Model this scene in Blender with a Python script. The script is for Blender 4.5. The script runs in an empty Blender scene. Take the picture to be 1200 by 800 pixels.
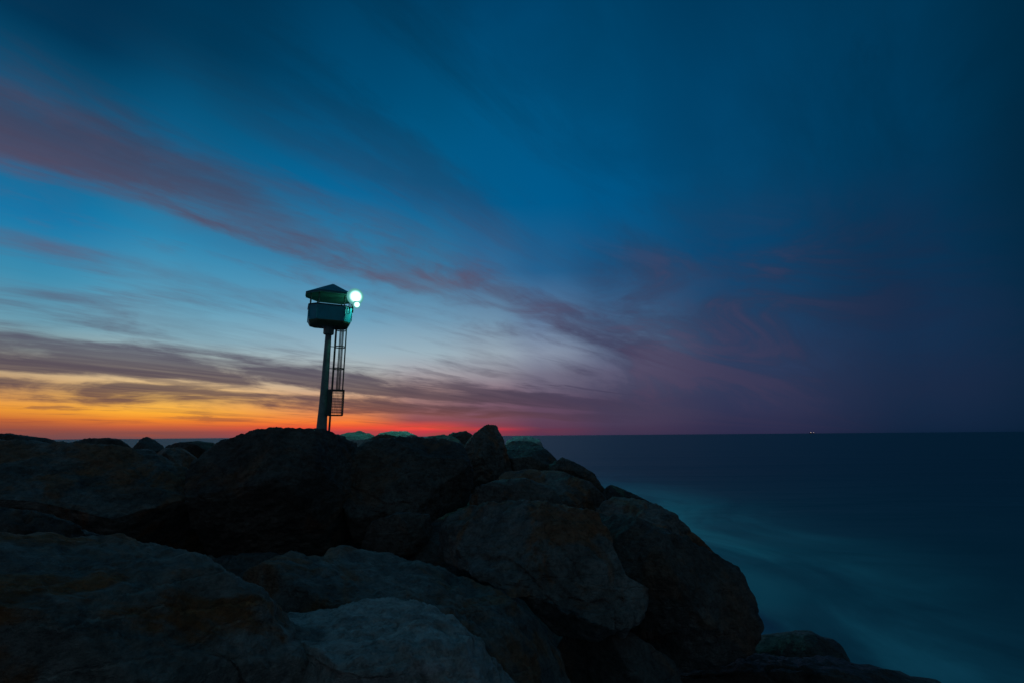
import bpy, bmesh, math, random
import numpy as np
from mathutils import Vector, Matrix

scene = bpy.context.scene
COL = scene.collection
R = math.radians

# ------------------------------------------------------------------ camera model
F_PX, PITCH, ROLL = 540.0, R(11.5), R(0.46)
EYE = 3.4                                   # eye height above the sea (z = 0)
cP, sP, cR, sR = math.cos(PITCH), math.sin(PITCH), math.cos(ROLL), math.sin(ROLL)

def ray(x, y):
    a, b = x - 600.0, 400.0 - y
    a, b = a * cR + b * sR, -a * sR + b * cR
    return Vector((a, F_PX * cP - b * sP, b * cP + F_PX * sP)).normalized()

def at(x, y, dist):
    """world point seen at photo pixel (x, y), 'dist' metres ahead of the camera"""
    r = ray(x, y)
    return Vector((0, 0, EYE)) + r * (dist / r.y)

# ------------------------------------------------------------------ tagging helpers
def tag(o, label=None, cat=None, group=None, kind=None):
    if label: o['label'] = label
    if cat: o['category'] = cat
    if group: o['group'] = group
    if kind: o['kind'] = kind
    return o

def link(name, me, mat=None, parent=None):
    o = bpy.data.objects.new(name, me)
    if mat is not None: me.materials.append(mat)
    COL.objects.link(o)
    if parent is not None: o.parent = parent
    return o

def from_bm(name, bm, mat, parent=None, smooth=False):
    me = bpy.data.meshes.new(name)
    bm.normal_update()
    bm.to_mesh(me); bm.free()
    if smooth:
        me.polygons.foreach_set('use_smooth', [True] * len(me.polygons))
    return link(name, me, mat, parent)

def srgb(r, g, b, a=1.0):
    f = lambda c: (c / 255 / 12.92) if c <= 10.31 else ((c / 255 + 0.055) / 1.055) ** 2.4
    return (f(r), f(g), f(b), a)

# ------------------------------------------------------------------ node helper
class NT:
    def __init__(self, tree):
        self.t = tree; self.N = tree.nodes; self.L = tree.links
        self.N.clear()
    def new(self, typ, **kw):
        n = self.N.new(typ)
        for k, v in kw.items(): setattr(n, k, v)
        return n
    def put(self, sock, v):
        if isinstance(v, bpy.types.NodeSocket): self.L.new(v, sock)
        elif v is not None: sock.default_value = v
    def m(self, op, a, b=None, c=None, clamp=False):
        n = self.new('ShaderNodeMath', operation=op, use_clamp=clamp)
        for i, v in enumerate((a, b, c)):
            if v is not None: self.put(n.inputs[i], v)
        return n.outputs[0]
    def ramp(self, fac, stops, interp='LINEAR'):
        n = self.new('ShaderNodeValToRGB')
        cr = n.color_ramp; cr.interpolation = interp
        stops = sorted(stops, key=lambda s: s[0])
        while len(cr.elements) > 1: cr.elements.remove(cr.elements[-1])
        cr.elements[0].position = stops[0][0]
        for p, c in stops[1:]: cr.elements.new(p)
        for e, (p, c) in zip(cr.elements, stops):
            e.color = c if isinstance(c, (tuple, list)) else (c, c, c, 1)
        self.put(n.inputs[0], fac)
        return n.outputs[0]
    def mix(self, fac, a, b, mode='MIX'):
        n = self.new('ShaderNodeMix', data_type='RGBA', blend_type=mode)
        self.put(n.inputs[0], fac); self.put(n.inputs[6], a); self.put(n.inputs[7], b)
        return n.outputs[2]
    def comb(self, x, y, z):
        n = self.new('ShaderNodeCombineXYZ')
        for i, v in enumerate((x, y, z)): self.put(n.inputs[i], v)
        return n.outputs[0]
    def noise(self, vec, scale, detail=5, rough=0.55, dist=0.0, kind='FBM'):
        n = self.new('ShaderNodeTexNoise')
        try: n.noise_type = kind
        except Exception: pass
        self.put(n.inputs['Vector'], vec)
        n.inputs['Scale'].default_value = scale
        n.inputs['Detail'].default_value = detail
        n.inputs['Roughness'].default_value = rough
        n.inputs['Distortion'].default_value = dist
        return n.outputs['Fac']
    def smooth(self, v, lo, hi):
        n = self.new('ShaderNodeMapRange', interpolation_type='SMOOTHSTEP')
        self.put(n.inputs[0], v)
        n.inputs[1].default_value = lo; n.inputs[2].default_value = hi
        return n.outputs[0]

# ------------------------------------------------------------------ render settings
scene.view_settings.view_transform = 'Standard'
scene.view_settings.look = 'None'
scene.view_settings.exposure = 0.0
scene.view_settings.gamma = 1.0
scene.render.engine = 'CYCLES'
scene.cycles.use_denoising = True
scene.cycles.max_bounces = 5
scene.cycles.sample_clamp_indirect = 4.0
scene.render.dither_intensity = 1.0

# ------------------------------------------------------------------ dusk sky (world)
world = bpy.data.worlds.new("World"); scene.world = world
world.use_nodes = True
W = NT(world.node_tree)
tc = W.new('ShaderNodeTexCoord')
sep = W.new('ShaderNodeSeparateXYZ'); W.put(sep.inputs[0], tc.outputs['Generated'])
dx, dy, dz = sep.outputs
az = W.m('MULTIPLY', W.m('ARCTAN2', dx, dy), 180 / math.pi)
el = W.m('MULTIPLY', W.m('ARCSINE', W.m('MAXIMUM', W.m('MINIMUM', dz, 1.0), -1.0)), 180 / math.pi)
ELMAX = 90.0
elc = W.m('MAXIMUM', el, 0.0)
elf = W.m('SQRT', W.m('DIVIDE', elc, ELMAX))          # finer near the horizon

SKY = {  # azimuth -> [(elevation, sRGB)] : air glow after sunset; unseen zenith and back raised to fill the rocks
 -75: [(0,(70,55,70)),(2,(120,80,65)),(5,(130,115,100)),(10,(90,120,135)),(18,(30,95,130)),(28,(8,80,118)),(40,(0,48,76)),(60,(0,30,52)),(90,(12,64,94))],
 -48: [(0,(95,70,80)),(0.8,(128,76,70)),(1.6,(198,104,54)),(2.6,(238,155,55)),(4,(225,165,95)),(5.5,(200,170,130)),(7.5,(150,160,155)),(10,(105,155,175)),(14,(60,140,175)),(19,(16,118,168)),(28,(8,90,130)),(34,(2,52,84)),(50,(0,36,62)),(70,(4,58,88)),(90,(12,64,94))],
 -38: [(0,(108,74,80)),(0.6,(138,78,72)),(1.1,(196,94,60)),(1.7,(238,130,46)),(2.5,(253,176,56)),(4,(246,190,96)),(5.5,(224,190,140)),(7.5,(175,182,175)),(10,(130,172,188)),(14,(88,156,186)),(20,(38,132,176)),(28,(12,98,142)),(38,(0,57,90)),(50,(0,42,70)),(70,(4,58,88)),(90,(12,64,94))],
 -20: [(0,(128,68,86)),(0.6,(188,66,72)),(1.1,(238,84,54)),(1.7,(250,124,54)),(2.4,(230,132,78)),(4,(218,155,112)),(5.5,(205,178,152)),(7.5,(182,188,186)),(10,(150,178,192)),(14,(104,158,188)),(20,(50,130,172)),(28,(6,102,152)),(38,(0,76,117)),(50,(0,56,90)),(70,(4,58,88)),(90,(12,64,94))],
 -11: [(0,(140,62,88)),(0.6,(200,58,72)),(0.9,(244,74,60)),(1.4,(205,74,68)),(1.9,(142,78,84)),(4,(150,112,112)),(5.5,(172,140,135)),(7.5,(170,165,170)),(10,(155,178,190)),(14,(112,155,182)),(20,(55,120,160)),(28,(4,97,146)),(38,(0,80,122)),(50,(0,60,97)),(70,(4,58,88)),(90,(12,64,94))],
 -3: [(0,(112,54,82)),(0.5,(150,54,72)),(0.8,(192,56,66)),(1.15,(136,62,80)),(2,(125,78,92)),(4,(122,92,108)),(5.5,(138,114,126)),(7.5,(150,146,156)),(10,(155,170,182)),(14,(112,146,172)),(20,(52,108,152)),(28,(2,91,140)),(38,(0,84,129)),(50,(0,64,104)),(70,(4,58,88)),(90,(12,64,94))],
 4: [(0,(82,50,78)),(0.7,(100,53,77)),(1.0,(94,60,84)),(4,(98,76,98)),(7.5,(116,114,134)),(10,(136,148,168)),(14,(96,126,160)),(20,(36,96,142)),(28,(0,90,140)),(38,(0,84,130)),(50,(0,64,104)),(70,(4,58,88)),(90,(12,64,94))],
 13: [(0,(60,50,77)),(0.7,(68,54,80)),(1.6,(72,61,87)),(4,(75,65,89)),(7.5,(94,92,118)),(10,(98,110,138)),(14,(66,98,134)),(20,(18,84,130)),(28,(0,85,134)),(38,(0,79,123)),(50,(0,61,98)),(70,(4,58,88)),(90,(12,64,94))],
 27: [(0,(42,42,72)),(1.6,(46,48,78)),(4,(48,54,86)),(7.5,(46,62,96)),(10,(38,64,100)),(14,(22,66,104)),(20,(8,68,110)),(28,(3,70,111)),(38,(0,67,107)),(50,(0,52,86)),(70,(4,58,88)),(90,(12,64,94))],
 42: [(0,(14,34,60)),(4,(24,42,70)),(10,(20,48,80)),(14,(12,50,83)),(20,(4,53,87)),(28,(0,58,93)),(38,(0,58,93)),(50,(0,50,82)),(70,(4,58,88)),(90,(12,64,94))],
 55: [(0,(0,24,42)),(10,(3,34,56)),(20,(0,35,56)),(30,(0,40,64)),(40,(0,44,70)),(60,(0,44,70)),(90,(12,64,94))],
 110: [(0,(34,40,52)),(12,(62,66,76)),(28,(56,76,88)),(55,(38,76,94)),(90,(12,64,94))],
}
cols = sorted(SKY)
def skyramp(a):
    return W.ramp(elf, [(math.sqrt(e / ELMAX), srgb(*c)) for e, c in SKY[a]])
cur = skyramp(cols[0])
back = SKY[110]
for a0, a1 in zip(cols, cols[1:]):
    f = W.smooth(az, a0, a1)
    cur = W.mix(f, cur, skyramp(a1))
# behind the viewer to the left the glow fades out too
cur = W.mix(W.smooth(az, -75.0, -140.0), cur, skyramp(110))

# cloud streaks: a high cloud sheet whose streets run towards azimuth AZ0
AZ0 = R(38)
dn = W.m('ADD', W.m('MULTIPLY', dx, -math.cos(AZ0)), W.m('MULTIPLY', dy, math.sin(AZ0)))
da = W.m('ADD', W.m('MULTIPLY', dx, math.sin(AZ0)), W.m('MULTIPLY', dy, math.cos(AZ0)))
zz = W.m('ADD', W.m('MAXIMUM', dz, 0.0), 0.085)
u = W.m('DIVIDE', da, zz); v = W.m('DIVIDE', dn, zz)
P1 = W.comb(W.m('MULTIPLY', u, 0.30), v, 3.7)
P2 = W.comb(W.m('MULTIPLY', u, 0.14), v, 9.1)
n_warp = W.noise(W.comb(W.m('MULTIPLY', u, 0.55), W.m('MULTIPLY', v, 0.6), 1.3), 1.0, 7, 0.60, 0.3)
n_str = W.noise(P1, 1.9, 7, 0.62, 0.35)
n_fine = W.noise(P2, 4.5, 6, 0.62, 0.2)
n_puff = W.noise(W.comb(u, v, 5.0), 1.1, 6, 0.58, 0.6)
t = W.m('MULTIPLY', W.m('ARCTAN2', W.m('MAXIMUM', dz, 0.0), dn), 180 / math.pi)
tw = W.m('MULTIPLY', t, W.m('ADD', 1.0, W.m('MULTIPLY', W.m('SUBTRACT', n_warp, 0.5), 0.30)))
tw = W.m('MULTIPLY', tw, W.m('ADD', 1.0, W.m('MULTIPLY', W.m('SUBTRACT', n_fine, 0.5), 0.13)))
BAND = [(0,.25),(1.2,.42),(1.9,.10),(2.6,.05),(3.2,.25),(3.7,.80),(4.9,.85),(5.4,.20),(5.8,.25),(6.3,.98),(8.6,1.0),(9.3,.55),(10.2,.12),
        (13,.02),(17.0,.06),(19.0,.30),(20.3,.48),(21.2,.36),(22.4,.66),(23.6,.98),(26.0,1.02),(27.8,.78),(29.6,.36),(32.5,.13),(38,.10),(42,.40),(46,.14),(55,.12),(66,.25),(80,.30),(100,.3),(140,.2)]
band = W.ramp(W.m('DIVIDE', tw, 180.0), [(a / 180, b) for a, b in BAND], 'EASE')
tex = W.m('ADD', W.m('MULTIPLY', W.smooth(n_str, 0.30, 0.68), 0.75), W.m('MULTIPLY', W.smooth(n_fine, 0.3, 0.7), 0.35))
n_ae = W.noise(W.comb(W.m('MULTIPLY', az, 0.085), W.m('MULTIPLY', t, 0.55), 2.2), 1.0, 8, 0.60, 0.5)
n_tuft = W.noise(W.comb(W.m('MULTIPLY', u, 1.6), W.m('MULTIPLY', v, 3.2), 8.0), 1.0, 8, 0.66, 0.9)
soft_tex = W.m('ADD', W.m('MULTIPLY', W.smooth(n_str, 0.34, 0.66), 0.45), W.m('ADD', W.m('MULTIPLY', W.smooth(n_puff, 0.34, 0.66), 0.27), W.m('MULTIPLY', W.smooth(n_tuft, 0.34, 0.66), 0.28)))
lowm = W.m('SUBTRACT', 1.0, W.smooth(el, 6.0, 13.0))
mixv = W.new('ShaderNodeMix', data_type='FLOAT')
W.put(mixv.inputs[0], W.m('MULTIPLY', lowm, 0.72)); W.put(mixv.inputs[2], soft_tex); W.put(mixv.inputs[3], W.smooth(n_ae, 0.34, 0.66))
soft_tex = mixv.outputs[0]
edge = W.m('ADD', W.m('MULTIPLY', band, W.m('ADD', 0.80, W.m('MULTIPLY', lowm, 0.16))), W.m('MULTIPLY', W.m('SUBTRACT', soft_tex, 0.5), 0.95))
dens = W.m('MULTIPLY', W.smooth(edge, 0.12, 0.98), W.m('ADD', 0.82, W.m('MULTIPLY', W.smooth(n_fine, 0.3, 0.7), 0.18)))
wisp = W.m('MULTIPLY', W.smooth(n_str, 0.46, 0.70), W.m('ADD', 0.26, W.m('MULTIPLY', W.smooth(n_puff, 0.40, 0.62), 0.44)))
dens = W.m('MAXIMUM', dens, wisp)
n_up = W.noise(W.comb(W.m('MULTIPLY', u, 0.42), W.m('MULTIPLY', v, 1.5), 14.0), 1.5, 6, 0.60, 0.7)
upper = W.m('MULTIPLY', W.smooth(n_up, 0.44, 0.66), W.m('MULTIPLY', W.smooth(el, 15.0, 27.0), 0.44))
dens = W.m('MAXIMUM', dens, upper)
scrap = W.m('MULTIPLY', W.smooth(n_ae, 0.53, 0.63), W.m('MULTIPLY', W.smooth(el, 0.8, 2.0), W.m('SUBTRACT', 1.0, W.smooth(el, 6.0, 11.0))))
dens = W.m('MAXIMUM', dens, W.m('MULTIPLY', scrap, 0.62))
dens = W.m('MULTIPLY', dens, W.m('SUBTRACT', 1.0, W.m('MULTIPLY', W.smooth(da, 0.88, 0.975), 0.85)))
dens = W.m('MULTIPLY', dens, 0.94, clamp=True)

CL_L = [(0,(150,72,60)),(1,(165,78,58)),(2,(130,72,62)),(3.5,(96,68,72)),(5,(82,68,78)),(7,(78,70,86)),(9,(80,76,96)),(13,(86,86,110)),(18,(92,80,101)),(23,(82,71,92)),(30,(34,58,86)),(38,(6,48,74)),(60,(0,34,56)),(90,(0,26,46))]
CL_R = [(0,(62,46,76)),(3,(70,60,84)),(6,(66,61,86)),(10,(66,62,90)),(16,(62,66,97)),(22,(30,66,102)),(30,(2,62,100)),(45,(0,56,90)),(90,(0,26,46))]
CL_F = [(0,(8,26,48)),(6,(34,40,66)),(14,(24,42,70)),(20,(8,38,62)),(30,(0,38,62)),(90,(12,64,94))]
rs = lambda tab: [(math.sqrt(e / ELMAX), srgb(*c)) for e, c in tab]
cc = W.mix(W.smooth(az, -14.0, 14.0), W.ramp(elf, rs(CL_L)), W.ramp(elf, rs(CL_R)))
cc = W.mix(W.smooth(az, 22.0, 46.0), cc, W.ramp(elf, rs(CL_F)))
# reddened undersides catching the last sun
pink = W.m('MULTIPLY', W.smooth(n_puff, 0.42, 0.70), W.m('MULTIPLY', W.smooth(el, 9.0, 17.0), W.m('SUBTRACT', 1.0, W.smooth(el, 22.0, 34.0))))
pink = W.m('MULTIPLY', pink, W.m('SUBTRACT', 1.0, W.smooth(az, -10.0, 16.0)))
cc = W.mix(W.m('MULTIPLY', pink, 0.50), cc, srgb(112, 82, 98))
cur = W.mix(dens, cur, cc)
# mottled grey mauve bank over the sea to the right
n_bank = W.noise(W.comb(W.m('MULTIPLY', az, 0.075), W.m('ADD', W.m('MULTIPLY', el, 0.17), W.m('MULTIPLY', az, 0.035)), 6.6), 1.0, 8, 0.62, 0.7)
bank = W.m('MULTIPLY', W.smooth(n_bank, 0.36, 0.62), W.m('MULTIPLY', W.smooth(az, 2.0, 16.0), W.m('SUBTRACT', 1.0, W.smooth(az, 38.0, 54.0))))
bank = W.m('MULTIPLY', bank, W.m('MULTIPLY', W.smooth(el, 1.0, 5.0), W.m('SUBTRACT', 1.0, W.smooth(el, 15.0, 27.0))))
bc = W.mix(W.smooth(n_bank, 0.50, 0.66), srgb(48, 58, 88), srgb(74, 63, 90))
bc = W.mix(W.smooth(az, 18.0, 46.0), bc, srgb(26, 40, 68))
cur = W.mix(W.m('MULTIPLY', bank, 0.58), cur, bc)
bg = W.new('ShaderNodeBackground'); W.put(bg.inputs[0], cur); bg.inputs[1].default_value = 1.0
wo = W.new('ShaderNodeOutputWorld'); W.L.new(bg.outputs[0], wo.inputs[0])

# ------------------------------------------------------------------ materials
def plain(name, col, rough=0.6, metal=0.0, noise_amt=0.25, scale=6.0, rust=0.0):
    m = bpy.data.materials.new(name); m.use_nodes = True
    T = NT(m.node_tree)
    co = T.new('ShaderNodeTexCoord').outputs['Object']
    n = T.noise(co, scale, 6, 0.6)
    base = T.mix(T.smooth(n, 0.3, 0.7), tuple(c * (1 - noise_amt) for c in col) + (1,), tuple(min(1, c * (1 + noise_amt)) for c in col) + (1,))
    if rust:
        n2 = T.noise(co, scale * 0.6, 7, 0.65, 0.4)
        base = T.mix(T.m('MULTIPLY', T.smooth(n2, 0.56, 0.68), rust), base, (0.10, 0.045, 0.02, 1))
    b = T.new('ShaderNodeBsdfPrincipled')
    T.put(b.inputs['Base Color'], base)
    b.inputs['Roughness'].default_value = rough; b.inputs['Metallic'].default_value = metal
    bp = T.new('ShaderNodeBump'); bp.inputs['Strength'].default_value = 0.15; bp.inputs['Distance'].default_value = 0.01
    T.put(bp.inputs['Height'], T.noise(co, scale * 5, 4)); T.L.new(bp.outputs[0], b.inputs['Normal'])
    o = T.new('ShaderNodeOutputMaterial'); T.L.new(b.outputs[0], o.inputs[0])
    return m

def emitter(name, col, strength):
    m = bpy.data.materials.new(name); m.use_nodes = True
    T = NT(m.node_tree)
    e = T.new('ShaderNodeEmission'); e.inputs[0].default_value = col; e.inputs[1].default_value = strength
    o = T.new('ShaderNodeOutputMaterial'); T.L.new(e.outputs[0], o.inputs[0])
    return m

def rock_mat(name, dark, mid, light, rust=0.3, lichen=0.4, wet=0.0, scale=1.0, pit=0.5, rlo=0.53):
    m = bpy.data.materials.new(name); m.use_nodes = True
    T = NT(m.node_tree)
    tcn = T.new('ShaderNodeTexCoord')
    oi = T.new('ShaderNodeObjectInfo')
    off = T.new('ShaderNodeVectorMath', operation='ADD')
    T.L.new(tcn.outputs['Object'], off.inputs[0])
    T.put(off.inputs[1], T.comb(T.m('MULTIPLY', oi.outputs['Random'], 37.0), T.m('MULTIPLY', oi.outputs['Random'], 91.0), 0.0))
    co = off.outputs[0]
    big = T.noise(co, 1.1 * scale, 6, 0.6, 0.5)
    med = T.noise(co, 4.5 * scale, 8, 0.68, 0.3)
    fin = T.noise(co, 24.0 * scale, 8, 0.7)
    st = T.new('ShaderNodeMapping'); st.inputs['Scale'].default_value = (0.8, 0.8, 3.4); st.inputs['Rotation'].default_value = (0.35, 0.22, 0.0)
    T.L.new(co, st.inputs['Vector'])
    strata = T.noise(st.outputs[0], 3.2 * scale, 7, 0.66, 0.25)
    c = T.mix(T.smooth(big, 0.34, 0.66), mid + (1,), light + (1,))
    c = T.mix(T.m('MULTIPLY', T.smooth(med, 0.50, 0.72), 0.75), c, dark + (1,))
    c = T.mix(T.m('MULTIPLY', T.smooth(strata, 0.52, 0.70), lichen), c, tuple(min(0.6, x * 1.35) for x in light) + (1,))
    rn = T.noise(co, 1.7 * scale, 7, 0.62, 0.9)
    c = T.mix(T.m('MULTIPLY', T.smooth(rn, rlo, rlo + 0.11), rust), c, (0.42, 0.15, 0.045, 1))
    c = T.mix(T.m('MULTIPLY', T.smooth(fin, 0.46, 0.66), 0.45), c, dark + (1,))
    mot = T.noise(co, 7.0 * scale, 10, 0.74, 0.8)
    k = T.m('ADD', 0.66, T.m('MULTIPLY', T.smooth(mot, 0.34, 0.66), 0.55))
    k = T.m('MULTIPLY', k, T.m('ADD', 0.6, T.m('MULTIPLY', T.smooth(fin, 0.36, 0.62), 0.65)))
    c = T.mix(1.0, c, T.comb(k, k, k), 'MULTIPLY')
    b = T.new('ShaderNodeBsdfPrincipled')
    T.put(b.inputs['Base Color'], c)
    T.put(b.inputs['Roughness'], T.m('SUBTRACT', T.m('ADD', 0.62, T.m('MULTIPLY', fin, 0.35)), wet))
    b.inputs['Specular IOR Level'].default_value = 0.32
    crack = T.new('ShaderNodeTexVoronoi', feature='DISTANCE_TO_EDGE'); crack.inputs['Scale'].default_value = 2.6 * scale
    cm = T.new('ShaderNodeVectorMath', operation='ADD'); T.L.new(st.outputs[0], cm.inputs[0])
    T.put(cm.inputs[1], T.comb(T.m('MULTIPLY', med, 0.9), T.m('MULTIPLY', big, 0.9), T.m('MULTIPLY', fin, 0.12)))
    T.L.new(cm.outputs[0], crack.inputs['Vector'])
    ck = T.smooth(crack.outputs['Distance'], 0.0, 0.055)
    h = T.m('ADD', T.m('MULTIPLY', med, 0.9), T.m('ADD', T.m('MULTIPLY', fin, pit), T.m('MULTIPLY', strata, 0.6)))
    h = T.m('ADD', h, T.m('MULTIPLY', ck, 0.07))
    bp = T.new('ShaderNodeBump'); bp.inputs['Strength'].default_value = 0.9; bp.inputs['Distance'].default_value = 0.10
    T.put(bp.inputs['Height'], h); T.L.new(bp.outputs[0], b.inputs['Normal'])
    o = T.new('ShaderNodeOutputMaterial'); T.L.new(b.outputs[0], o.inputs[0])
    return m

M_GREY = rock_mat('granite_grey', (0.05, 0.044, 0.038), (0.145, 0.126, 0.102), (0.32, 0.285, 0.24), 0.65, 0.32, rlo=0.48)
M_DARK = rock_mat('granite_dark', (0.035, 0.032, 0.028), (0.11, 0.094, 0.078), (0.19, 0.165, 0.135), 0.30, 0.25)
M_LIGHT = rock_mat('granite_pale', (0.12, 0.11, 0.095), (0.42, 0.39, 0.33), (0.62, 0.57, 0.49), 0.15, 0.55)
M_RUST = rock_mat('granite_rusty', (0.08, 0.06, 0.045), (0.28, 0.25, 0.20), (0.52, 0.47, 0.40), 0.95, 0.30, rlo=0.46)
M_WET = rock_mat('granite_wet', (0.025, 0.024, 0.022), (0.08, 0.07, 0.06), (0.13, 0.115, 0.09), 0.10, 0.15, wet=0.35)

# ------------------------------------------------------------------ numpy gradient noise
def _hash(ix, iy, iz, seed):
    h = (ix * 374761393 + iy * 668265263 + iz * 2147483647 + seed * 974711) & 0xffffffff
    h = ((h ^ (h >> 13)) * 1274126177) & 0xffffffff
    h = ((h ^ (h >> 15)) * 2246822519) & 0xffffffff
    return h ^ (h >> 16)
_G = np.random.RandomState(5).normal(size=(256, 3)); _G /= np.linalg.norm(_G, axis=1)[:, None]
def perlin(p, seed=0):
    i = np.floor(p).astype(np.int64); f = p - i
    w = f * f * f * (f * (f * 6 - 15) + 10)
    out = 0.0
    for a in (0, 1):
        for b in (0, 1):
            for c in (0, 1):
                g = _G[_hash(i[:, 0] + a, i[:, 1] + b, i[:, 2] + c, seed) & 255]
                d = (g * (f - np.array([a, b, c]))).sum(1)
                wt = (w[:, 0] if a else 1 - w[:, 0]) * (w[:, 1] if b else 1 - w[:, 1]) * (w[:, 2] if c else 1 - w[:, 2])
                out = out + d * wt
    return out * 1.5
def fbm(p, oct=5, gain=0.5, seed=0, ridged=False):
    a, s = 1.0, 0.0
    for k in range(oct):
        n = perlin(p * (2.03 ** k) + 17.3 * k, seed + k)
        s = s + a * ((0.5 - np.abs(n)) if ridged else n)
        a *= gain
    return s

_ICO = {}
def ico(sub):
    if sub not in _ICO:
        bm = bmesh.new(); bmesh.ops.create_icosphere(bm, subdivisions=sub, radius=1.0)
        v = np.array([x.co[:] for x in bm.verts]); f = [[q.index for q in p.verts] for p in bm.faces]
        bm.free(); _ICO[sub] = (v / np.linalg.norm(v, axis=1)[:, None], f)
    return _ICO[sub]

def boulder(label, outline, D, T, mat, sub=6, seed=1, planes=(), e=0.66, rough=1.0, ncut=13, name='boulder', group='granite boulders of the groyne', tilt=0.0):
    """One solid boulder: its cross-section follows the outline, T is its half depth, then flat fracture
    faces are cut and weathered."""
    rng = np.random.RandomState(seed)
    O = np.array(outline, float)
    c2 = np.array([(O[:, 0].min() + O[:, 0].max()) / 2, (O[:, 1].min() + O[:, 1].max()) / 2])
    c = at(c2[0], c2[1], D)
    w = (c - Vector((0, 0, EYE))).normalized()
    uu = w.cross(Vector((0, 0, 1))).normalized(); vv = uu.cross(w).normalized()
    poly = []
    for x, y in O:
        r = ray(x, y); k = (c - Vector((0, 0, EYE))).dot(w) / r.dot(w)
        q = Vector((0, 0, EYE)) + r * k - c
        poly.append((q.dot(uu), q.dot(vv)))
    poly = np.array(poly)
    nx = np.roll(poly, -1, axis=0)
    ths = np.linspace(-math.pi, math.pi, 721)
    rad = np.zeros_like(ths)
    for a, b in zip(poly, nx):
        # ray / segment intersection for all angles
        dxs, dys = np.cos(ths), np.sin(ths)
        ex, ey = b - a
        den = dxs * ey - dys * ex
        with np.errstate(divide='ignore', invalid='ignore'):
            tt = (a[0] * ey - a[1] * ex) / den
            ss = (a[0] * dys - a[1] * dxs) / den
        ok = (ss >= -1e-6) & (ss <= 1 + 1e-6) & (tt > 0)
        rad = np.where(ok, np.maximum(rad, tt), rad)
    kern = np.ones(5) / 5
    rad = np.convolve(np.concatenate([rad[-3:-1], rad, rad[1:3]]), kern, 'valid')
    V, Fc = ico(sub)
    th = np.arctan2(V[:, 1], V[:, 0]); rho = np.hypot(V[:, 0], V[:, 1])
    rr = np.interp(th, ths, rad) * rho ** e
    L = np.stack([rr * np.cos(th), rr * np.sin(th), T * np.sign(V[:, 2]) * np.abs(V[:, 2]) ** e], 1)   # (u, v, away)
    size = (np.ptp(L[:, 0]) * np.ptp(L[:, 1]) * 2 * T) ** (1 / 3)
    cuts = list(planes)
    for k in range(ncut):                    # broad fracture faces towards and away from the open side
        a = rng.uniform(0, 2 * math.pi); tl = rng.uniform(0.35, 1.15)
        sg = -1 if k % 3 else 1
        cuts.append(((math.sin(tl) * math.cos(a), math.sin(tl) * math.sin(a), sg * math.cos(tl)), rng.uniform(0.66, 0.86)))
    for k in range(14):                      # small chips that break the edges
        n = rng.normal(size=3); n /= np.linalg.norm(n)
        cuts.append((tuple(n), rng.uniform(0.955, 0.99)))
    qw = L + rng.uniform(-50, 50, 3)
    warp = np.stack([perlin(qw / size * 2.6 + 3.1 * k, seed + 50 + k) for k in range(3)], 1) * 0.030 * size
    for n, d in cuts:
        n = np.array(n, float); n /= np.linalg.norm(n)
        S = L @ n; dd = d * S.max()
        s = np.maximum((L + warp) @ n - dd, 0)
        L = L - (s * 0.97)[:, None] * n
    nrm = L / np.array([np.ptp(L[:, 0]) ** 2, np.ptp(L[:, 1]) ** 2, (2 * T) ** 2]); nrm /= np.linalg.norm(nrm, axis=1)[:, None] + 1e-9
    q = L + rng.uniform(-50, 50, 3)
    amp = rough * min(size, 2.2)
    f0 = 1.0 / max(size, 0.8)
    # stepped fracture ledges along a tilted bedding direction
    bd = np.array([0.30, 1.0, 0.40]) + rng.normal(size=3) * 0.25; bd /= np.linalg.norm(bd)
    stw = (q @ bd) * 6.0 * f0 + 0.9 * fbm(q * 1.8 * f0, 3, 0.5, seed + 21)
    fr = stw - np.floor(stw)
    lev = (_hash(np.floor(stw).astype(np.int64), np.zeros(len(q), np.int64), np.zeros(len(q), np.int64), seed) & 255) / 255.0
    lev2 = (_hash(np.floor(stw).astype(np.int64) + 1, np.zeros(len(q), np.int64), np.zeros(len(q), np.int64), seed) & 255) / 255.0
    sm = np.clip((fr - 0.86) / 0.14, 0, 1); sm = sm * sm * (3 - 2 * sm)
    where = np.clip(fbm(q * 1.4 * f0, 2, .5, seed + 31) * 1.6 + 0.55, 0, 1)
    disp = 0.045 * ((lev * (1 - sm) + lev2 * sm) - 0.5) * where
    disp += 0.016 * fbm(q * 1.7 * f0, 3, 0.5, seed)
    # cracks: thin dark grooves along noise zero lines
    cr = np.abs(perlin(q * 1.5 * f0 + 0.25 * warp, seed + 77) + 0.25 * perlin(q * 6.0 * f0, seed + 78))
    disp -= 0.022 * np.clip(1 - cr / 0.035, 0, 1) * np.clip(perlin(q * 0.9 * f0, seed + 79) * 3 + 0.4, 0, 1)
    disp += 0.017 * (fbm(q * 4.5 * f0, 5, 0.58, seed + 9, True) - 0.45)
    disp += 0.011 * fbm(q * 14.0 * f0, 4, 0.65, seed + 40)
    disp -= 0.014 * np.clip(perlin(q * 9.0, seed + 60) - 0.18, 0, 1)
    L = L + (disp * amp)[:, None] * nrm
    M3 = np.array([uu[:], vv[:], w[:]])
    X = L @ M3
    me = bpy.data.meshes.new(name)
    me.from_pydata(X.tolist(), [], Fc); me.update()
    # winding: (uu, vv, w) is left-handed, flip
    me.flip_normals()
    me.polygons.foreach_set('use_smooth', [True] * len(me.polygons))
    o = link(name, me, mat)
    o.location = c
    return tag(o, label, 'boulder', group)

UP = lambda a, b, d: ((a, b, -math.sqrt(max(0, 1 - a * a - b * b))), d)   # plane facing the viewer side

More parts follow.
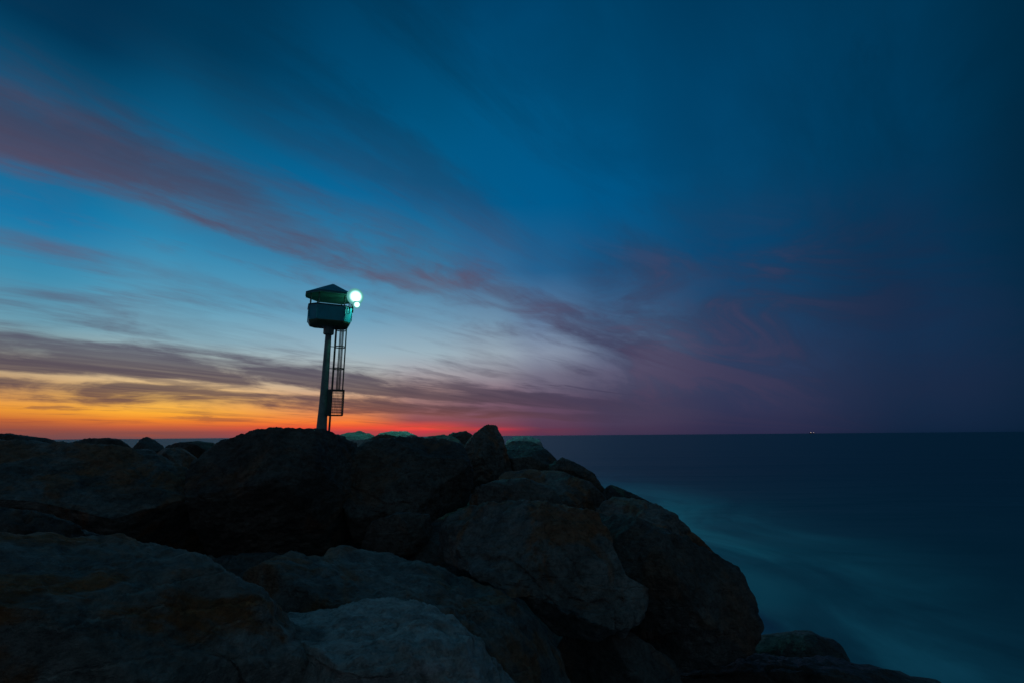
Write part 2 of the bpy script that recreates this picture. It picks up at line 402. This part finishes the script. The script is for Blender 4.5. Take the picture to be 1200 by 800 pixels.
# near boulders ---------------------------------------------------
boulder('rust stained pale boulder filling the lower left corner',
        [(-190,700),(-120,655),(0,640),(60,636),(140,632),(166,640),(188,658),(232,677),(282,707),(322,737),(362,757),(394,777),(408,805),(412,870),(380,960),(100,1000),(-150,960)],
        1.95, 0.75, M_RUST, 7, 11, planes=[UP(0.10, 0.80, 0.74), UP(0.62, 0.50, 0.80)], rough=0.9)
boulder('small black jagged boulder wedged at the left edge above the rust stained one',
        [(-70,610),(-30,597),(0,596),(40,602),(80,613),(108,624),(132,632),(140,650),(60,680),(-60,680)], 2.75, 0.45, M_DARK, 6, 12, rough=1.7)
boulder('small pale flat topped boulder at the bottom centre beside the rust stained one',
        [(325,735),(345,722),(392,719),(420,708),(467,707),(502,716),(522,732),(552,757),(600,795),(650,840),(640,920),(480,960),(350,900)],
        2.35, 0.6, M_LIGHT, 7, 13, planes=[UP(0.05, 0.86, 0.70)], rough=1.1)
boulder('wide blue grey boulder with a rounded back behind the small pale flat topped one',
        [(262,700),(278,690),(310,676),(350,652),(400,638),(450,641),(480,652),(522,656),(560,682),(600,706),(630,732),(652,762),(674,802),(684,850),(600,930),(420,900),(290,800)],
        3.2, 0.85, M_GREY, 7, 14, planes=[UP(0.15, 0.78, 0.78), UP(0.6, 0.5, 0.85)])
boulder('big angular boulder with pale face and brown stains at the centre of the rock slope',
        [(488,642),(490,612),(504,590),(525,583),(560,589),(592,585),(640,590),(690,604),(706,625),(712,645),(722,672),(752,688),(744,712),(720,735),(690,742),(650,736),(610,700),(570,678),(520,660)],
        4.4, 0.95, M_GREY, 7, 15, planes=[UP(0.0, 0.66, 0.74), UP(-0.35, 0.40, 0.80)], rough=1.1)
boulder('large dark pitted boulder with a steep rounded end beside the sea',
        [(640,640),(672,602),(700,604),(740,614),(790,633),(830,647),(860,664),(884,700),(890,732),(878,760),(830,776),(760,778),(700,772),(660,740)],
        4.9, 1.15, M_DARK, 7, 16, planes=[UP(0.05, 0.80, 0.80)], rough=1.2)
boulder('low wet boulder apart at the water edge beyond the steep rounded one',
        [(872,760),(880,752),(896,742),(922,738),(948,739),(972,745),(988,757),(998,778),(996,815),(940,835),(890,830)], 7.2, 0.6, M_WET, 6, 17, rough=0.6, ncut=5)
boulder('long low wet boulder sloping into the sea along the bottom edge',
        [(690,800),(742,768),(800,760),(880,766),(930,773),(985,776),(1010,784),(1066,788),(1100,796),(1150,830),(1090,890),(760,900)], 5.6, 1.0, M_WET, 6, 18, rough=1.1, ncut=7)
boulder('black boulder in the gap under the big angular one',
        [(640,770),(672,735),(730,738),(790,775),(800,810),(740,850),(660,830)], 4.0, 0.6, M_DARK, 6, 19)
boulder('huge dark rounded boulder in front of the tower foot',
        [(226,590),(228,556),(238,536),(262,518),(300,508),(340,506),(386,509),(418,518),(432,530),(438,570),(430,640),(380,660),(300,660),(250,645)],
        6.2, 1.3, M_DARK, 7, 20, planes=[UP(0.10, 0.50, 0.86)], rough=1.1)
boulder('broad dark boulder joined against the huge rounded one, right of the tower',
        [(400,560),(408,530),(430,515),(470,514),(510,513),(542,520),(556,556),(546,592),(505,606),(470,618),(420,630)],
        6.7, 1.1, M_DARK, 7, 21, planes=[UP(-0.05, 0.62, 0.82)], rough=1.2)
boulder('huge flat topped teal grey slab boulder at the left edge',
        [(-140,560),(-90,522),(0,517),(60,518),(120,522),(172,530),(206,546),(232,562),(254,576),(266,588),(262,615),(248,645),(214,668),(150,668),(80,650),(-20,640),(-120,620)],
        5.2, 1.5, M_GREY, 7, 22, planes=[UP(0.0, 0.62, 0.55), UP(0.75, -0.1, 0.86)], e=0.7, rough=0.9)
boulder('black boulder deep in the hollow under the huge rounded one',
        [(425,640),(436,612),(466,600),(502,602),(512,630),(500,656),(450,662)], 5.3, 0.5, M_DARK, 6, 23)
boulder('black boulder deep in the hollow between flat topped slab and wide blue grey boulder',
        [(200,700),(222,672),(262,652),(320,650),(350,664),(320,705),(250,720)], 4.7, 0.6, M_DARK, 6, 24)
boulder('thin ledge boulder with a lit upper edge under the pointed rock',
        [(540,588),(552,570),(580,562),(615,562),(648,574),(658,590),(640,604),(600,604),(560,600)], 6.3, 0.7, M_GREY, 6, 25, planes=[UP(0, 0.75, 0.7)])
boulder('smooth wedge boulder with a flat blue grey top and black front below the pointed rock',
        [(575,566),(590,552),(622,549),(655,552),(690,566),(706,582),(712,604),(690,622),(650,610),(610,590)], 7.0, 1.0, M_GREY, 6, 26, planes=[UP(-0.05, 0.80, 0.62)], e=0.7, rough=0.7)
boulder('sloping boulder with a smooth teal back on the seaward side',
        [(696,606),(702,590),(720,583),(752,586),(790,604),(820,630),(842,650),(820,668),(770,662),(720,640)], 6.0, 0.9, M_GREY, 6, 27, planes=[UP(0.2, 0.75, 0.75)])
boulder('small dark boulder on the skyline slope just above the smooth teal backed one',
        [(700,590),(706,573),(716,568),(740,577),(762,588),(760,604),(720,604)], 8.0, 0.7, M_DARK, 6, 28)
boulder('pointed upright boulder, the highest peak on the skyline',
        [(532,560),(536,535),(543,522),(557,506),(573,497),(582,498),(588,511),(593,530),(602,556),(590,576),(550,578)], 8.6, 0.7, M_GREY, 6, 29, planes=[UP(-0.60, 0.25, 0.74), UP(0.72, 0.05, 0.62)], rough=1.2)
boulder('dark humped boulder with a green lit crest right of the pointed peak',
        [(582,560),(586,525),(596,514),(612,511),(622,513),(638,524),(652,540),(664,556),(660,574),(610,580)], 9.4, 0.9, M_DARK, 6, 30, planes=[UP(0.02, 0.955, 0.52)], ncut=6)
boulder('dark stepped boulder on the skyline slope below the green lit hump',
        [(640,572),(646,546),(660,538),(676,545),(694,556),(706,572),(710,592),(680,600),(650,596)], 8.6, 0.8, M_DARK, 6, 31, rough=1.3)
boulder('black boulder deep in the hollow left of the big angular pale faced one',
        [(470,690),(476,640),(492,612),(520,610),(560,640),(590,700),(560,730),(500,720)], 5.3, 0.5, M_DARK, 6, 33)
# crest and far side
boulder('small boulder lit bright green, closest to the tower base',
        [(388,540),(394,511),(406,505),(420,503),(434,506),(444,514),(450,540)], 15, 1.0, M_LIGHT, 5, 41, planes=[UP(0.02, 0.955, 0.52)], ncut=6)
boulder('dark crest boulder between two green lit ones',
        [(424,540),(430,516),(442,510),(456,509),(472,512),(486,520),(490,540)], 12.5, 0.9, M_DARK, 5, 42)
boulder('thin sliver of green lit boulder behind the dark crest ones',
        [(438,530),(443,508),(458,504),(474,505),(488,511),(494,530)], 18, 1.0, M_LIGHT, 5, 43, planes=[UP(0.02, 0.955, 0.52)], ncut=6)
boulder('dark crest boulder with a green rim, second from the pointed peak',
        [(482,540),(486,516),(500,510),(520,508),(534,512),(546,524),(548,540)], 11.5, 0.9, M_GREY, 5, 44, planes=[UP(0.02, 0.955, 0.52)], ncut=6)
boulder('dark crest boulder touching the pointed peak on its left',
        [(508,540),(516,513),(530,507),(546,506),(556,512),(562,530),(560,545)], 14, 1.0, M_DARK, 5, 45)
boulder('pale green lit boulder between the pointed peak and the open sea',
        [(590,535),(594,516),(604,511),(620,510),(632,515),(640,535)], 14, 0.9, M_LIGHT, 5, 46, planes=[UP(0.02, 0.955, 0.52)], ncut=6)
boulder('low wide boulder on the skyline at the left edge',
        [(-60,540),(-40,514),(-10,510),(14,509),(32,511),(60,515),(82,522),(86,540)], 10.5, 1.1, M_DARK, 5, 47)
boulder('flat black boulder with a straight top on the left skyline',
        [(74,545),(80,519),(96,514),(126,513),(140,514),(152,522),(156,545)], 10, 0.9, M_DARK, 5, 48, e=0.6)
boulder('little pyramid shaped boulder standing against the sea on the left skyline',
        [(148,545),(156,524),(164,515),(172,511),(181,515),(192,523),(200,545)], 9.5, 0.7, M_DARK, 5, 49, ncut=8, rough=.7)
boulder('low flat boulder between the little pyramid and the huge rounded boulder',
        [(184,545),(194,522),(210,518),(232,517),(250,520),(258,545)], 12, 0.9, M_DARK, 5, 50)
boulder('grey boulder peeping over the far corner of the flat topped slab',
        [(170,575),(176,540),(192,527),(212,526),(232,540),(248,575)], 7.6, 0.8, M_GREY, 6, 51)

# ------------------------------------------------------------------ ground of the groyne (rubble core), sea
def ground_z(x, y):
    k = min(1, max(0, (y - 9.5) / 4.0)); k = k * k * (3 - 2 * k)
    top = (EYE - 2.4) * (1 - k) + (EYE - 0.95) * k
    e = -1.6 + 2.0 * min(1, max(0, (y - 5) / 6.0))
    z = top - max(0, x - e) * 0.62
    z -= max(0, -x - 16) * 0.5
    z -= max(0, y - 44) * 0.5
    z -= max(0, -y - 3) * 0.25
    return z
gx = np.arange(-34, 12.01, 0.3); gy = np.arange(-14, 56.01, 0.35)
GX, GY = np.meshgrid(gx, gy)
gz = np.array([[ground_z(a, b) for a in gx] for b in gy])
pp = np.stack([GX.ravel(), GY.ravel(), np.zeros(GX.size)], 1)
gz = gz.ravel() + 0.35 * fbm(pp * 0.7, 4, 0.5, 3, True) - 0.25 + 0.08 * fbm(pp * 2.5, 3, .5, 8)
gz = np.maximum(gz, -3.0)
nx_, ny_ = len(gx), len(gy)
gf = [(j * nx_ + i, j * nx_ + i + 1, (j + 1) * nx_ + i + 1, (j + 1) * nx_ + i) for j in range(ny_ - 1) for i in range(nx_ - 1)]
gme = bpy.data.meshes.new('ground'); gme.from_pydata(np.stack([GX.ravel(), GY.ravel(), gz], 1).tolist(), [], gf); gme.update()
gme.polygons.foreach_set('use_smooth', [True] * len(gme.polygons))
tag(link('ground', gme, M_DARK), 'dark rubble core of the groyne under the boulders', 'ground', kind='structure')

_b = at(945, 775, 7.2); WASH = [(_b.x, _b.y, 0.8), (_b.x - 1.2, _b.y + 2.2, 1.2), (4.6, 11.5, 1.4), (3.4, 5.4, 1.0)]
sea_m = bpy.data.materials.new('long_exposure_sea'); sea_m.use_nodes = True
T = NT(sea_m.node_tree)
geo = T.new('ShaderNodeNewGeometry')
sp = T.new('ShaderNodeSeparateXYZ'); T.L.new(geo.outputs['Position'], sp.inputs[0])
px, py = sp.outputs[0], sp.outputs[1]
# distance from the groyne edge to the open water on the right
dist = T.m('SUBTRACT', px, T.m('MULTIPLY_ADD', py, 0.02, 3.2))
soft = T.noise(T.comb(T.m('MULTIPLY', px, 0.20), T.m('MULTIPLY', py, 0.10), 0.0), 1.0, 6, 0.58, 1.4)
streak = T.noise(T.comb(T.m('MULTIPLY', px, 0.5), T.m('MULTIPLY', py, 0.16), 2.0), 1.0, 5, 0.6, 0.8)
near = T.m('SUBTRACT', 1.0, T.smooth(dist, 0.0, 10.5))
far_ = T.m('SUBTRACT', 1.0, T.smooth(T.m('ADD', py, T.m('MULTIPLY', T.m('SUBTRACT', soft, 0.5), 40.0)), 24.0, 56.0))
foam = T.m('MULTIPLY', T.m('MULTIPLY', near, far_), T.m('ADD', 0.26, T.m('MULTIPLY', T.smooth(soft, 0.34, 0.64), 0.90)))
foam = T.m('MULTIPLY', foam, T.m('ADD', 0.86, T.m('MULTIPLY', T.smooth(streak, 0.32, 0.68), 0.32)))
foam = T.m('MAXIMUM', foam, T.m('MULTIPLY', T.smooth(soft, 0.55, 0.8), T.m('MULTIPLY', far_, 0.12)), clamp=True)
for cx_, cy_, r_ in WASH:                    # white wash round the stones standing in the water
    dd = T.m('SQRT', T.m('ADD', T.m('POWER', T.m('SUBTRACT', px, cx_), 2.0), T.m('POWER', T.m('SUBTRACT', py, cy_), 2.0)))
    ring_ = T.m('SUBTRACT', 1.0, T.smooth(T.m('ADD', dd, T.m('MULTIPLY', T.m('SUBTRACT', streak, 0.5), 1.6)), r_ * 0.7, r_ * 2.0))
    foam = T.m('MAXIMUM', foam, T.m('MULTIPLY', ring_, 0.65))
wb = T.new('ShaderNodeBsdfPrincipled')
wb.inputs['Base Color'].default_value = (0.012, 0.10, 0.135, 1)
wb.inputs['IOR'].default_value = 1.33
wb.inputs['Roughness'].default_value = 0.48
wb.inputs['Specular Tint'].default_value = (0.66, 1.0, 1.0, 1)
swell = T.noise(T.comb(T.m('MULTIPLY', px, 0.03), T.m('MULTIPLY', py, 0.12), 4.0), 1.0, 4, 0.55, 0.3)
bp = T.new('ShaderNodeBump'); bp.inputs['Strength'].default_value = 0.5; bp.inputs['Distance'].default_value = 0.7
T.put(bp.inputs['Height'], swell); T.L.new(bp.outputs[0], wb.inputs['Normal'])
fb = T.new('ShaderNodeBsdfPrincipled'); fb.inputs['Base Color'].default_value = (0.20, 0.58, 0.66, 1)
fb.inputs['Roughness'].default_value = 0.9; fb.inputs['Specular IOR Level'].default_value = 0.1
mx = T.new('ShaderNodeMixShader'); T.put(mx.inputs[0], T.m('MULTIPLY', foam, 0.62)); T.L.new(wb.outputs[0], mx.inputs[1]); T.L.new(fb.outputs[0], mx.inputs[2])
o = T.new('ShaderNodeOutputMaterial'); T.L.new(mx.outputs[0], o.inputs[0])
bm = bmesh.new()
bmesh.ops.create_circle(bm, cap_ends=True, radius=14000, segments=128)
sea = from_bm('sea', bm, sea_m)
tag(sea, 'smooth dark sea blurred to mist along the rocks', 'sea', kind='structure')

# ------------------------------------------------------------------ watch tower
M_POLE = plain('painted_steel_pole', (0.19, 0.26, 0.24), 0.5, 0.0, 0.25, 3.0, rust=0.35)
M_CAB = plain('teal_painted_panel', (0.015, 0.36, 0.46), 0.5, 0.0, 0.12, 2.0, rust=0.12)
M_ROOF = plain('roof_sheet', (0.05, 0.24, 0.28), 0.5, 0.0, 0.15, 2.0)
M_SOFFIT = plain('soffit_board', (0.10, 0.24, 0.18), 0.7, 0.0, 0.2, 3.0)
M_STEEL = plain('dark_galvanised_steel', (0.09, 0.095, 0.09), 0.55, 0.3, 0.25, 8.0, rust=0.4)
M_FLOOR = plain('floor_plate', (0.14, 0.17, 0.10), 0.7, 0.0, 0.2, 3.0)
def lens_halo_mat(name, rad):
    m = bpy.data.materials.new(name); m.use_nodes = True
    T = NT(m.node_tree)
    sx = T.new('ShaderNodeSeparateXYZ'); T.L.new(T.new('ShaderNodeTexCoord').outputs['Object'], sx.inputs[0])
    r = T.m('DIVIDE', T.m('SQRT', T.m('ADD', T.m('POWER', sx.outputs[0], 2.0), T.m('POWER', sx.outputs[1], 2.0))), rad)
    st = T.m('ADD', 0.34, T.m('MULTIPLY', 16.0, T.m('POWER', T.m('SUBTRACT', 1.0, T.m('MINIMUM', r, 1.0)), 2.9)))  # rim falloff paints a soft halo into the oversized lens
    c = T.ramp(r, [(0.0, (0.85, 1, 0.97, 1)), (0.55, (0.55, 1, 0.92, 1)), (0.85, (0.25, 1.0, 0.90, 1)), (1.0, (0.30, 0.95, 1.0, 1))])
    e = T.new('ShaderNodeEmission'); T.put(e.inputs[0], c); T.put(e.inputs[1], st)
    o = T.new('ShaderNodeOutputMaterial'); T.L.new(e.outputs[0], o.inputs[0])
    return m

DT = 26.0
base = at(380.0, 505.0, DT)
top = at(388.0, 333.0, DT)
H = top.z - base.z
GZ = base.z - 0.45
tower = bpy.data.objects.new('watch_tower', None); COL.objects.link(tower)
tower.location = (base.x - 0.16, DT, GZ)
tag(tower, 'tall single pole lookout tower with teal cabin, caged ladder and lit floodlight', 'tower')
face = math.atan2(base.x, DT)                # turn so that the front faces the viewer
tower.rotation_euler = (0, 0, -math.atan2(base.x, DT) + R(4))
def zpx(y, d=DT):                            # tower height for a photo row near the tower axis
    return at(385.0, y, d).z - GZ

def add_box(bm, c, s, rot=None):
    g = bmesh.ops.create_cube(bm, size=1.0)
    for vtx in g['verts']:
        p = Vector((vtx.co.x * s[0], vtx.co.y * s[1], vtx.co.z * s[2]))
        vtx.co = (rot @ p if rot else p) + Vector(c)
def add_bar(bm, a, b, r, seg=8, r2=None):
    a, b = Vector(a), Vector(b); d = b - a
    q = d.to_track_quat('Z', 'Y').to_matrix()
    g = bmesh.ops.create_cone(bm, cap_ends=True, segments=seg, radius1=r, radius2=r if r2 is None else r2, depth=d.length)
    for vtx in g['verts']: vtx.co = q @ vtx.co + (a + b) / 2
def lathe(bm, prof, seg=24):
    rings = [[bm.verts.new((r * math.cos(2 * math.pi * k / seg), r * math.sin(2 * math.pi * k / seg), z)) for k in range(seg)] for r, z in prof]
    for a, b in zip(rings, rings[1:]):
        for k in range(seg): bm.faces.new((a[k], a[(k + 1) % seg], b[(k + 1) % seg], b[k]))
    bm.faces.new(rings[0][::-1]); bm.faces.new(rings[-1])
def octo(w, d, ch):                           # chamfered square, counter-clockwise, w x d half sizes
    return [(-w + ch, -d), (w - ch, -d), (w, -d + ch), (w, d - ch), (w - ch, d), (-w + ch, d), (-w, d - ch), (-w, -d + ch)]
def loft(bm, rings, cap0=True, cap1=True):
    vs = [[bm.verts.new(p) for p in r] for r in rings]; n = len(vs[0])
    for a, b in zip(vs, vs[1:]):
        for k in range(n): bm.faces.new((a[k], a[(k + 1) % n], b[(k + 1) % n], b[k]))
    if cap0: bm.faces.new(vs[0][::-1])
    if cap1: bm.faces.new(vs[-1])
    return vs

z_floor, z_par, z_eave, z_apex = zpx(377.8, 25.1), zpx(356.8, 25.0), zpx(341.2, 24.8), zpx(333.3)
z_col0, z_col1 = zpx(392), zpx(383)
bm = bmesh.new()
lathe(bm, [(0.32, -0.8), (0.31, 0.0), (0.275, 0.7), (0.235, 1.7), (0.205, 3.0), (0.175, z_col0 - 0.5), (0.165, z_col0 + 0.02)])
from_bm('pole', bm, M_POLE, tower, True)
bm = bmesh.new()
lathe(bm, [(0.27, z_col0), (0.29, z_col0 + 0.06), (0.29, z_col1 - 0.02), (0.42, z_floor - 0.05)], 8)
from_bm('collar', bm, M_POLE, tower)
bm = bmesh.new()                              # base plate with gusset fins
add_box(bm, (0, 0, 0.02), (0.95, 0.95, 0.05))
for k in range(4):
    a = k * math.pi / 2
    add_box(bm, (0.38 * math.cos(a), 0.38 * math.sin(a), 0.19), (0.14, 0.025, 0.30), Matrix.Rotation(a, 3, 'Z'))
from_bm('base_plate', bm, M_POLE, tower)

CW, CD, CH = 1.16, 1.02, 0.40
bm = bmesh.new()
ring = lambda w, d, ch, z: [(x, y, z) for x, y in octo(w, d, ch)]
loft(bm, [ring(1.02, 0.66, 0.28, z_floor - 0.04), ring(CW - 0.08, CD - 0.08, CH, z_floor + 0.10), ring(CW - 0.06, CD - 0.06, CH, z_floor + 0.16)])
from_bm('floor', bm, M_FLOOR, tower)
bm = bmesh.new()                              # hollow parapet wall
loft(bm, [ring(CW - 0.05, CD - 0.05, CH, z_floor + 0.165), ring(CW, CD, CH, z_par), ring(CW - 0.05, CD - 0.05, CH - 0.02, z_par), ring(CW - 0.10, CD - 0.10, CH - 0.02, z_floor + 0.18)], False, False)
cab = from_bm('cabin_wall', bm, M_CAB, tower)
bm = bmesh.new()
oc = octo(CW + 0.02, CD + 0.02, CH)
for k in range(8):
    a, b = oc[k], oc[(k + 1) % 8]
    add_bar(bm, (a[0], a[1], z_par + 0.012), (b[0], b[1], z_par + 0.012), 0.028)
from_bm('top_rail', bm, M_STEEL, cab)
for x, y in octo(CW + 0.004, CD + 0.004, CH):
    bm = bmesh.new(); add_box(bm, (x * 0.985, y * 0.985, (z_floor + z_par) / 2 + 0.1), (0.035, 0.035, z_par - z_floor - 0.25), Matrix.Rotation(math.atan2(y, x), 3, 'Z'))
    from_bm('corner_strip', bm, M_CAB, cab)
for x, y in octo(CW - 0.08, CD - 0.08, CH):
    bm = bmesh.new(); add_bar(bm, (x, y, z_par - 0.3), (x, y, z_eave + 0.1), 0.032)
    from_bm('post', bm, M_STEEL, tower)
RW, RD, RC = 1.43, 1.22, 0.74
bm = bmesh.new()
loft(bm, [ring(RW, RD, RC, z_eave + 0.03), ring(RW + 0.01, RD + 0.01, RC, z_eave + 0.05), ring(0.06, 0.06, 0.02, z_apex)], False, True)
roof = from_bm('roof', bm, M_ROOF, tower)
bm = bmesh.new()
vs = loft(bm, [ring(RW - 0.02, RD - 0.02, RC, z_eave - 0.05), ring(RW - 0.02, RD - 0.02, RC, z_eave + 0.032), ring(RW - 0.05, RD - 0.05, RC - 0.01, z_eave + 0.032), ring(RW - 0.05, RD - 0.05, RC - 0.01, z_eave - 0.05)], False, False)
for k in range(8): bm.faces.new((vs[3][k], vs[3][(k + 1) % 8], vs[0][(k + 1) % 8], vs[0][k]))
from_bm('fascia', bm, M_ROOF, roof)
bm = bmesh.new()
loft(bm, [ring(RW - 0.055, RD - 0.055, RC - 0.01, z_eave - 0.04), ring(RW - 0.055, RD - 0.055, RC - 0.01, z_eave + 0.0)])
from_bm('soffit', bm, M_SOFFIT, roof)
roof.location.x = 0.06
bm = bmesh.new()                              # small loudspeaker horn under the eave, left
add_bar(bm, (-0.98, 0.35, z_par + 0.14), (-0.90, 0.16, z_par + 0.14), 0.05, 12, 0.11)
add_bar(bm, (-0.98, 0.36, z_par - 0.05), (-0.98, 0.36, z_par + 0.16), 0.02)
from_bm('loudspeaker', bm, M_STEEL, tower)

# ladder at the right of the pole, seen edge on, with safety cage
LX = 0.40
z_lad0 = 0.1
lean = lambda z: LX + 0.10 * (1 - z / 8.0)
ladder_bm = bmesh.new()
for s in (-1, 1):
    add_box(ladder_bm, (LX, s * 0.21, (z_lad0 + z_floor) / 2), (0.075, 0.04, z_floor - z_lad0 - 0.02))
ladder = from_bm('ladder', ladder_bm, M_STEEL, tower)
z = 0.4
while z < z_floor - 0.1:
    bm = bmesh.new(); add_bar(bm, (LX, -0.20, z), (LX, 0.20, z), 0.014, 6); z += 0.29
    from_bm('rung', bm, M_STEEL, ladder)
hoops_y = [385.5, 405.5, 431.0, 456.5]
CR = 0.34
def arc(z):
    pts = [(LX, -0.22)]
    for k in range(9):
        a = -math.pi / 2 + math.pi * k / 8
        pts.append((LX + 0.25 + CR * math.cos(a), CR * math.sin(a)))
    pts.append((LX, 0.22))
    return [Vector((a, b, z)) for a, b in pts]
z_box0, z_box1 = zpx(486), zpx(456.5)
for y in hoops_y:
    pts = arc(zpx(y)); bm = bmesh.new()
    for a, b in zip(pts, pts[1:]):
        d = b - a; add_box(bm, (a + b) / 2, (d.length + 0.012, 0.012, 0.06), Matrix.Rotation(math.atan2(d.y, d.x), 3, 'Z'))
    add_bar(bm, (0.16, 0, zpx(y)), (LX, 0, zpx(y)), 0.022)
    from_bm('cage_hoop', bm, M_STEEL, ladder)
base_arc = arc(0)
for k in (1, 2, 4, 6, 8, 9):
    p = base_arc[k]; bm = bmesh.new()
    add_box(bm, (p.x, p.y, (z_box1 + z_floor) / 2 - 0.04), (0.045, 0.04, z_floor - z_box1 - 0.1))
    from_bm('cage_bar', bm, M_STEEL, ladder)
# anti-climb guard: framed mesh box round the ladder foot
gx0, gx1, gy0 = 0.20, 1.02, 0.36
bm = bmesh.new()
for x in (gx0, gx1):
    for y in (-gy0, gy0): add_box(bm, (x, y, (z_box0 + z_box1) / 2), (0.05, 0.05, z_box1 - z_box0))
for z in (z_box0, z_box1):
    for y in (-gy0, gy0): add_box(bm, ((gx0 + gx1) / 2, y, z), (gx1 - gx0 - 0.05, 0.046, 0.05))
    for x in (gx0, gx1): add_box(bm, (x, 0, z), (0.046, 2 * gy0 - 0.05, 0.05))
guard = from_bm('ladder_guard', bm, M_STEEL, tower)
bm = bmesh.new()
for y in (-gy0, gy0):
    for k in range(1, 6): add_bar(bm, (gx0 + (gx1 - gx0) * k / 6, y, z_box0), (gx0 + (gx1 - gx0) * k / 6, y, z_box1), 0.011, 5)
    for k in range(1, 9): add_bar(bm, (gx0, y, z_box0 + (z_box1 - z_box0) * k / 9), (gx1, y, z_box0 + (z_box1 - z_box0) * k / 9), 0.011, 5)
add_box(bm, (gx0 + 0.10, -gy0, (z_box0 + z_box1) / 2), (0.20, 0.012, z_box1 - z_box0 - 0.05))
add_box(bm, (gx1, 0, (z_box0 + z_box1) / 2), (0.012, 2 * gy0 - 0.06, z_box1 - z_box0 - 0.05))
from_bm('mesh_panel', bm, M_STEEL, guard)

# two floodlights bracketed to the right corner of the cabin
tmat = Matrix.Translation(tower.location) @ tower.rotation_euler.to_matrix().to_4x4()
inv = tmat.inverted()
def floodlight(px_, py_, rad, aim):
    c = inv @ at(px_, py_, DT - 1.0)
    d = (inv.to_3x3() @ Vector(aim)).normalized()
    q = d.to_track_quat('Z', 'Y').to_matrix()
    bm = bmesh.new()
    lathe(bm, [(rad * 0.35, -rad * 0.9), (rad * 0.8, -rad * 0.5), (rad * 0.93, -0.02), (rad * 0.94, 0.025), (rad * 0.90, 0.025), (rad * 0.88, -0.015)], 24)
    for vtx in bm.verts: vtx.co = q @ vtx.co + c
    fl = from_bm('floodlight', bm, M_STEEL, tower, True)
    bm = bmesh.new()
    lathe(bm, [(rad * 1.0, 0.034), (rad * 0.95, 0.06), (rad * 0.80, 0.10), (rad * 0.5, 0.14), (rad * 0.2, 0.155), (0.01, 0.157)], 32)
    ln = from_bm('lens', bm, lens_halo_mat('floodlight_lens_halo', rad), fl, True)
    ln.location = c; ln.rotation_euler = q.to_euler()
    bm = bmesh.new()
    back = c - d * rad * 0.7
    add_bar(bm, back, (CW - 0.05, back.y * 0.6, z_par - 0.05), 0.03)
    add_bar(bm, (CW + 0.0, back.y * 0.6, z_par - 0.3), (CW + 0.0, back.y * 0.6, z_par + 0.05), 0.03)
    from_bm('bracket', bm, M_STEEL, fl)
    return tmat @ (c + d * 0.25), Vector(aim).normalized()
AIM = Vector((20.0, -5.0, -6.5))
p1, d1 = floodlight(416.2, 348.0, 0.47, (14, -20, -4.0))
p2, d2 = floodlight(417.6, 357.2, 0.22, (14, -20, -5.0))
def spot(name, p, aim, power, size, cone=112, col=(0.13, 0.92, 0.95)):
    l = bpy.data.lights.new(name, 'SPOT'); l.energy = power; l.color = col
    l.spot_size = R(cone); l.spot_blend = 1.0; l.shadow_soft_size = size
    o = bpy.data.objects.new(name, l); COL.objects.link(o); o.location = p
    o.rotation_euler = Vector(aim).normalized().to_track_quat('-Z', 'Y').to_euler()
    return o
spot('floodlight_beam', p1, AIM, 2600.0, 0.25)
spot('small_floodlight_beam', p2, Vector((4.0, -8.6, -9.0)), 800.0, 0.12, 50, (0.10, 1.0, 0.55))
sl = bpy.data.lights.new('cabin_fill', 'POINT'); sl.energy = 70; sl.color = (0.18, 1.0, 0.78); sl.shadow_soft_size = 0.2
so = bpy.data.objects.new('cabin_fill', sl); COL.objects.link(so); so.location = p1 + Vector((0.30, 1.15, -0.22))  # added fill lamp without a fitting, brightens soffit and cabin side

# ------------------------------------------------------------------ far ship with two lights on the horizon
DS = 3600.0
sb = at(951.5, 507.0, DS)
ship = bpy.data.objects.new('ship', None); COL.objects.link(ship)
ship.location = (sb.x, DS, 0.0)
tag(ship, 'tiny ship with two white lights far out on the horizon', 'ship')
M_HULL = plain('ship_hull_paint', (0.05, 0.06, 0.07), 0.5, 0.0, 0.2, 0.1)
M_SLAMP = emitter('ship_lamp_glow', (1.0, 0.80, 0.66, 1), 1.1)
bm = bmesh.new()
loft(bm, [[(-19, -3, -1), (16, -3, -1), (21, 0, -1), (16, 3, -1), (-19, 3, -1)], [(-20, -4, 3.4), (18, -4, 3.6), (25, 0, 4.4), (18, 4, 3.6), (-20, 4, 3.4)]])
from_bm('hull', bm, M_HULL, ship)
bm = bmesh.new(); add_box(bm, (-11, 0, 6.0), (9, 6, 5.2)); add_box(bm, (-10, 0, 9.4), (5, 5, 1.8))
from_bm('wheelhouse', bm, M_HULL, ship)
for x, za, zb in ((-10, 10.2, 16), (11, 3.8, 11)):
    bm = bmesh.new(); add_bar(bm, (x, 0, za), (x, 0, zb), 0.25)
    from_bm('mast', bm, M_HULL, ship)
for x, z, r in ((-10, 9.5, 2.0), (11, 9.0, 1.7)):
    bm = bmesh.new(); bmesh.ops.create_icosphere(bm, subdivisions=2, radius=r)
    for vtx in bm.verts: vtx.co += Vector((x, -4.5, z))
    from_bm('lamp', bm, M_SLAMP, ship, True)

# ------------------------------------------------------------------ camera
cam = bpy.data.cameras.new('camera')
cam.sensor_width = 36.0; cam.lens = 36.0 * F_PX / 1200.0
cam.clip_start = 0.05; cam.clip_end = 40000
co = bpy.data.objects.new('camera', cam); COL.objects.link(co)
co.matrix_world = Matrix.Translation((0, 0, EYE)) @ Matrix.Rotation(math.pi / 2 + PITCH, 4, 'X') @ Matrix.Rotation(-ROLL, 4, 'Z')
scene.camera = co
